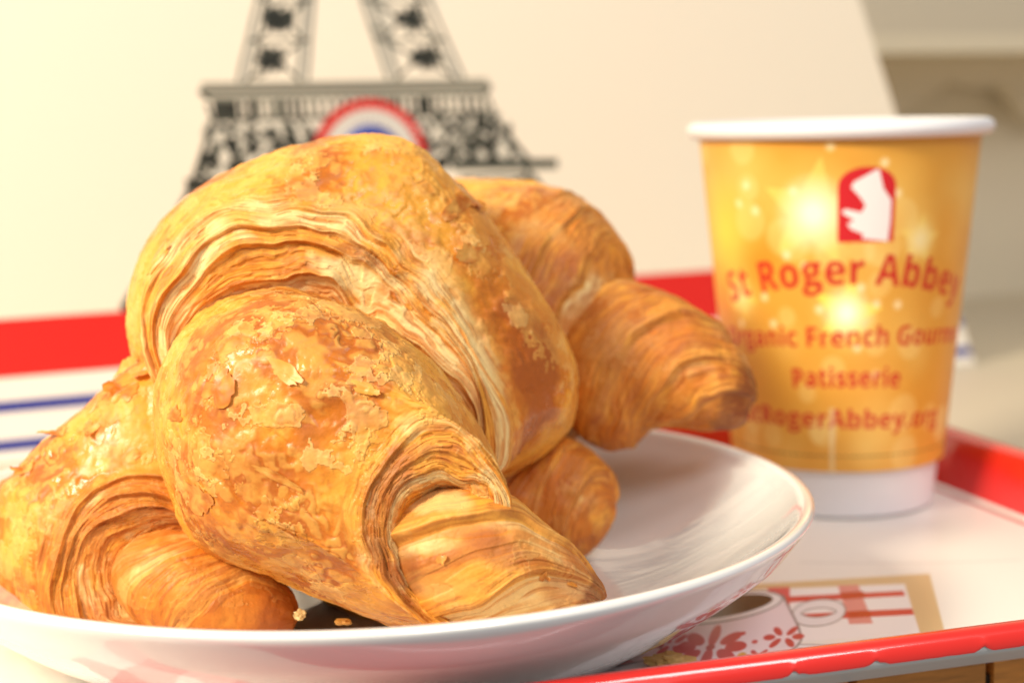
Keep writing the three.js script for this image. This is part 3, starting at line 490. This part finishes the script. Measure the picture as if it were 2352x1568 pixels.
// the big front croissant, leaning tip-forward on the others
const sil3 = [[298, 700], [318, 590], [360, 520], [440, 440], [560, 380], [700, 333], [850, 310], [950, 335], [1050, 420], [1150, 540], [1230, 660], [1300, 780], [1330, 880], [1312, 975], [1160, 1095], [980, 1120], [700, 1100], [450, 1060], [350, 960], [308, 840]];
const lip3 = [[326, 690], [350, 610], [400, 560], [470, 505], [560, 468], [650, 455], [747, 480], [894, 535], [985, 600], [1060, 700], [1130, 850], [1172, 1000], [1150, 1085], [980, 1085], [700, 1050], [450, 1010], [355, 880]];
const open3 = [[400, 900], [440, 790], [520, 735], [640, 715], [760, 740], [880, 800], [980, 890], [1050, 980], [1090, 1060], [1000, 1090], [760, 1060], [520, 1020], [420, 960]];
const A3 = ringWrap([
  { s: 0, c: [830, 720], k: 5, z: 0.50 }, { s: 0.06, c: [810, 720], pts: sil3, k: 0.62, z: 0.478, gx: 0.2, gy: 0.1 }, { s: 0.13, c: [800, 720], pts: sil3, k: 0.9, z: 0.445, gx: 0.2, gy: 0.1 },
  { s: 0.24, c: [790, 720], pts: sil3, z: 0.413, gx: 0.15, gy: 0.05 },
  { s: 0.36, c: [780, 730], pts: sil3, k: 0.93, z: 0.394, gx: 0.15, gy: 0.02 },
  { s: 0.5, c: [740, 760], pts: lip3, z: 0.3815, gx: 0.1, gy: 0 },
  { s: 0.75, c: [740, 800], pts: lip3.map(([x, y]) => [x + (740 - x) * 0.11, y + 110 * sstep(900, 600, y)]), k: 0.97, z: 0.379, gx: 0.1, gy: 0 },
  { s: 1, c: [750, 920], pts: open3, z: 0.383, gx: 0.05, gy: 0 },
]);
const sil2 = [[357, 1000], [357, 930], [372, 860], [410, 780], [470, 720], [540, 685], [640, 665], [760, 690], [900, 760], [1010, 860], [1090, 970], [1150, 1090], [1165, 1200], [1150, 1350], [1070, 1445], [1000, 1452], [860, 1420], [760, 1382], [660, 1335], [560, 1298], [480, 1260], [430, 1220], [398, 1150], [375, 1080]];
const lip2 = [[1150, 1090], [1090, 1010], [1000, 965], [910, 985], [850, 1050], [815, 1140], [812, 1220], [850, 1310], [920, 1395], [1010, 1445], [1100, 1440], [1155, 1350], [1175, 1210]];
const open2 = [[1110, 1135], [1050, 1115], [990, 1112], [945, 1140], [915, 1195], [915, 1250], [950, 1320], [1010, 1390], [1080, 1410], [1130, 1330], [1135, 1220]];
const A2 = ringWrap([
  { s: 0, c: [740, 1000], k: 5, z: 0.455 }, { s: 0.05, c: [740, 1000], pts: sil2, k: 0.9, z: 0.425 }, { s: 0.11, c: [740, 1010], pts: sil2, k: 0.985, z: 0.392 },
  { s: 0.18, c: [740, 1020], pts: sil2, z: 0.366, gx: 0.02 },
  { s: 0.30, c: [760, 1030], pts: sil2, k: 0.88, z: 0.3475, sh: [12, 6] },
  { s: 0.46, c: [800, 1050], pts: sil2, k: 0.64, z: 0.338, sh: [50, 30] },
  { s: 0.64, c: [1000, 1200], pts: lip2, z: 0.3365, gx: 0.06 },
  { s: 0.88, c: [1020, 1235], pts: open2, k: 1.1, z: 0.3372, gx: 0.05 },
  { s: 1, c: [1030, 1240], pts: open2, k: 0.82, z: 0.346 },
]);
const A1 = spineWrap([[0, 900, 1222, 0.366, 50], [0.1, 958, 1240, 0.3535, 118], [0.25, 1030, 1264, 0.3475, 164], [0.45, 1115, 1292, 0.3455, 168], [0.65, 1205, 1326, 0.3445, 130], [0.82, 1285, 1353, 0.344, 88], [0.93, 1343, 1375, 0.344, 50], [0.98, 1366, 1386, 0.344, 28], [1, 1374, 1390, 0.344, 4]]);
const AFL = []; { const R = rng(314); for (let i = 0; i < 7; i++) AFL.push([1, 0.26 + 0.30 * R(), 0.10 + 0.36 * R(), 0.010 + 0.040 * R() * R(), 0.006 + 0.024 * R() * R(), 0.15 + 0.5 * R(), 100 + i, Math.floor(R() * 3)]); for (let i = 0; i < 8; i++) AFL.push([0, 0.3 + 0.5 * R(), 0.3 + 0.4 * R(), 0.012 + 0.015 * R(), 0.006 + 0.010 * R(), 0.2 + 0.6 * R(), 300 + i, Math.floor(R() * 3)]); for (let i = 0; i < 12; i++) AFL.push([2, 0.3 + 0.6 * R(), R(), 0.010 + 0.014 * R(), 0.008 + 0.012 * R(), 0.2 + 0.5 * R(), 500 + i, Math.floor(R() * 3)]); }
croissant('largest croissant, leaning in front with its tip pointing toward the lower right', [
  [A3, { seed: 1, ns: 420, nu: 620, tex: 1280, mean: 44, len: 90, bake: -0.06, relief: 1.0, flake: 0.12, zones: [{ a: 0.45, b: 1, n: 5, amp: 1.7, wob: 1.1, tone: 0.0, edge: 0.4, soft: 1.6 }], spots: [{ s: 0.66, u: 0.57, rs: 0.055, ru: 0.05, to: BROWN, k: 0.6 }, { s: 0.78, u: 0.55, rs: 0.08, ru: 0.085, to: CREAM, k: 0.9 }, { s: 0.40, u: 0.765, rs: 0.09, ru: 0.12, to: AMBER, k: 0.9 }, { s: 0.41, u: 0.79, rs: 0.05, ru: 0.08, to: BROWN, k: 0.75 }, { s: 0.34, u: 0.66, rs: 0.05, ru: 0.06, to: AMBER, k: 0.8 }] }],
  [A2, { seed: 2, ns: 440, nu: 620, tex: 1280, mean: 36, len: 70, bake: 0.16, relief: 1.0, flake: 0.30, zones: [{ a: 0.58, b: 1, n: 6, amp: 0.75, wob: 1.2, tone: 0.2, edge: 0.5, soft: 2.5 }], spots: [{ s: 0.75, u: 0.28, rs: 0.11, ru: 0.27, to: BROWN, k: 0.7 }, { s: 0.76, u: 0.15, rs: 0.09, ru: 0.12, to: DARK, k: 0.45 }] }],
  [A1, { seed: 3, ns: 300, nu: 400, tex: 1024, mean: 13, len: 48, bake: 0.12, relief: 0.95, lump: 1.5, flake: 0.45, blunt: true, zones: [{ a: 0.0, b: 1, n: 3.2, amp: 1.6, wob: 1.0, spiral: 6, tone: 0.25, edge: 0.5, dark: 0.1, bk: 0.25 }], spots: [{ s: 0.26, u: 0.38, rs: 0.12, ru: 0.05, to: CREAM, k: 0.42 }, { s: 0.22, u: 0.57, rs: 0.10, ru: 0.10, to: DARK, k: 0.6 }, { s: 0.55, u: 0.44, rs: 0.22, ru: 0.05, to: BROWN, k: 0.55 }, { s: 0.84, u: 0.40, rs: 0.12, ru: 0.16, to: BROWN, k: 0.55 }, { s: 0.97, u: 0.5, rs: 0.07, ru: 0.6, to: DARK, k: 0.8 }] }],
], AFL);

// lower left croissant
const silB = [[-12, 1180], [0, 1114], [29, 1090], [97, 1020], [195, 935], [253, 877], [292, 848], [400, 815], [520, 880], [600, 1000], [640, 1200], [600, 1400], [480, 1500], [200, 1480], [40, 1440], [-20, 1300]];
const lipB = [[440, 1120], [371, 1100], [292, 1105], [205, 1135], [136, 1190], [102, 1267], [93, 1340], [120, 1430], [250, 1490], [450, 1490], [560, 1400], [560, 1200]];
const openB = [[480, 1220], [410, 1225], [320, 1268], [295, 1316], [320, 1380], [400, 1440], [500, 1440], [560, 1330]];
const B2 = ringWrap([
  { s: 0, c: [300, 1150], k: 5, z: 0.47 }, { s: 0.08, c: [280, 1170], pts: silB, k: 0.7, z: 0.45 }, { s: 0.2, c: [270, 1190], pts: silB, z: 0.402 },
  { s: 0.34, c: [290, 1200], pts: silB, k: 0.9, z: 0.388, sh: [10, 10] }, { s: 0.5, c: [320, 1290], pts: lipB, z: 0.3795 }, { s: 0.78, c: [350, 1310], pts: lipB, k: 0.72, z: 0.378, sh: [15, 10] }, { s: 1, c: [420, 1340], pts: openB, z: 0.382 }]);
const B1 = spineWrap([[0, 290, 1305, 0.390, 40], [0.12, 335, 1318, 0.384, 95], [0.3, 415, 1342, 0.380, 126], [0.55, 520, 1378, 0.3765, 114], [0.78, 600, 1405, 0.3755, 88], [0.92, 650, 1420, 0.375, 58], [0.98, 672, 1427, 0.375, 30], [1, 680, 1430, 0.375, 4]]);
croissant('lowest croissant at the left edge of the plate, partly under the largest one', [
  [B2, { seed: 5, ns: 300, nu: 460, tex: 1024, mean: 30, len: 60, bake: 0.12, relief: 1.0, flake: 0.25, zones: [{ a: 0.46, b: 1, n: 5, amp: 1.5, wob: 0.9, tone: 0.6, edge: 0.7, dark: 0.3, bk: 0.8 }] }],
  [B1, { seed: 6, ns: 200, nu: 260, tex: 768, mean: 11, len: 40, bake: 0.55, relief: 0.95, lump: 1.5, flake: 0.1, blunt: true, zones: [{ a: 0.0, b: 1, n: 2.5, amp: 0.8, wob: 1.0, spiral: 2, tone: 0.7, edge: 0.4, dark: 0.2, bk: 0.8 }], spots: [{ s: 0.92, u: 0.5, rs: 0.16, ru: 0.6, to: BROWN, k: 0.7 }] }],
], Array.from({ length: 8 }, (_, i) => { const R = rng(700 + i); return [0, 0.24 + 0.22 * R(), 0.3 + 0.3 * R(), 0.02, 0.012, 0.6 + R(), 720 + i, i % 3]; }));

// back right croissant, on top of the pile
const C2 = spineWrap([[0, 800, 760, 0.50, 60], [0.15, 880, 740, 0.49, 240], [0.35, 1010, 725, 0.478, 308], [0.55, 1140, 730, 0.470, 316], [0.7, 1245, 738, 0.464, 308], [0.82, 1322, 746, 0.460, 274], [0.92, 1378, 752, 0.457, 218], [0.98, 1408, 756, 0.456, 150], [1, 1420, 758, 0.456, 60]]);
const C1 = spineWrap([[0, 1300, 850, 0.455, 90], [0.12, 1350, 848, 0.452, 175], [0.28, 1430, 835, 0.449, 192], [0.5, 1520, 838, 0.446, 158], [0.7, 1602, 868, 0.443, 126], [0.85, 1660, 903, 0.441, 92], [0.95, 1700, 925, 0.440, 56], [0.985, 1717, 932, 0.440, 32], [1, 1724, 935, 0.440, 5]]);
croissant('back croissant on top of the pile, its tip reaching right toward the cup', [
  [C2, { seed: 8, ns: 260, nu: 420, tex: 1024, mean: 36, len: 80, bake: 0.18, relief: 1.1, flake: 0.35, zones: [{ a: 0.68, b: 1, n: 3.5, amp: 1.0, wob: 1.2, tone: 0.5, edge: 0.5, dark: 0.3, bk: 0.65, soft: 2.5 }] }],
  [C1, { seed: 9, ns: 220, nu: 320, tex: 768, mean: 18, len: 52, bake: 0.34, relief: 1.1, lump: 2.0, flake: 0.45, blunt: true, zones: [{ a: 0.0, b: 1, n: 3, amp: 1.5, wob: 0.6, spiral: 4, tone: 0.8, edge: 0.6, dark: 0.35, bk: 0.8 }], spots: [{ s: 0.97, u: 0.5, rs: 0.1, ru: 0.6, to: DARK, k: 0.8 }] }],
]);
// bottom croissant, only its end showing between the others
const D1 = spineWrap([[0, 850, 1140, 0.45, 60], [0.2, 950, 1140, 0.446, 170], [0.45, 1130, 1150, 0.44, 172], [0.65, 1250, 1152, 0.437, 160], [0.82, 1330, 1158, 0.435, 132], [0.93, 1380, 1165, 0.434, 88], [0.98, 1402, 1170, 0.434, 45], [1, 1412, 1172, 0.434, 5]]);
croissant('bottom croissant showing only its browned end beneath the back and front ones', [
  [D1, { seed: 11, ns: 200, nu: 300, tex: 768, mean: 18, len: 60, bake: 0.32, relief: 1.1, lump: 1.8, flake: 0.4, blunt: true, zones: [{ a: 0.5, b: 1, n: 3, amp: 1.6, wob: 0.8, spiral: 3, tone: 0.8, edge: 0.6, dark: 0.4, bk: 1 }] }],
]);

// ---------------------------------------------------------------- crumbs
function crumb(label, p, r, seed, tone) {
  const g = new THREE.IcosahedronGeometry(1, 4), q = g.attributes.position, v = V();
  for (let i = 0; i < q.count; i++) { v.fromBufferAttribute(q, i); const n = 1 + 0.55 * noise(v.x * 1.6 + seed, v.y * 1.6, v.z * 1.6) + 0.25 * noise(v.x * 5, v.y * 5 + seed, v.z * 5); q.setXYZ(i, v.x * r[0] * n, v.y * r[1] * n, v.z * r[2] * n); }
  g.computeVertexNormals(); const m = new THREE.Mesh(g, FLAKES[tone]); m.name = numbered('pastry_crumb'); m.position.copy(p); tag(m, label, 'crumb'); m.castShadow = true; scene.add(m);
}
crumb('large golden flake crumb lying on the printed tray beside the plate', tray3(0.139, 0.338, 0.0016), [0.0042, 0.0015, 0.003], 1, 0);
crumb('tiny crumb in the shadow on the plate under the largest croissant', at(790, 1428, 0.372), [0.0016, 0.0006, 0.0010], 8, 2);
crumb('small crumb on the plate beside the tip of the lowest croissant', at(687, 1412, 0.372), [0.0012, 0.0010, 0.0008], 5, 1);

renderer.render(scene, camera);
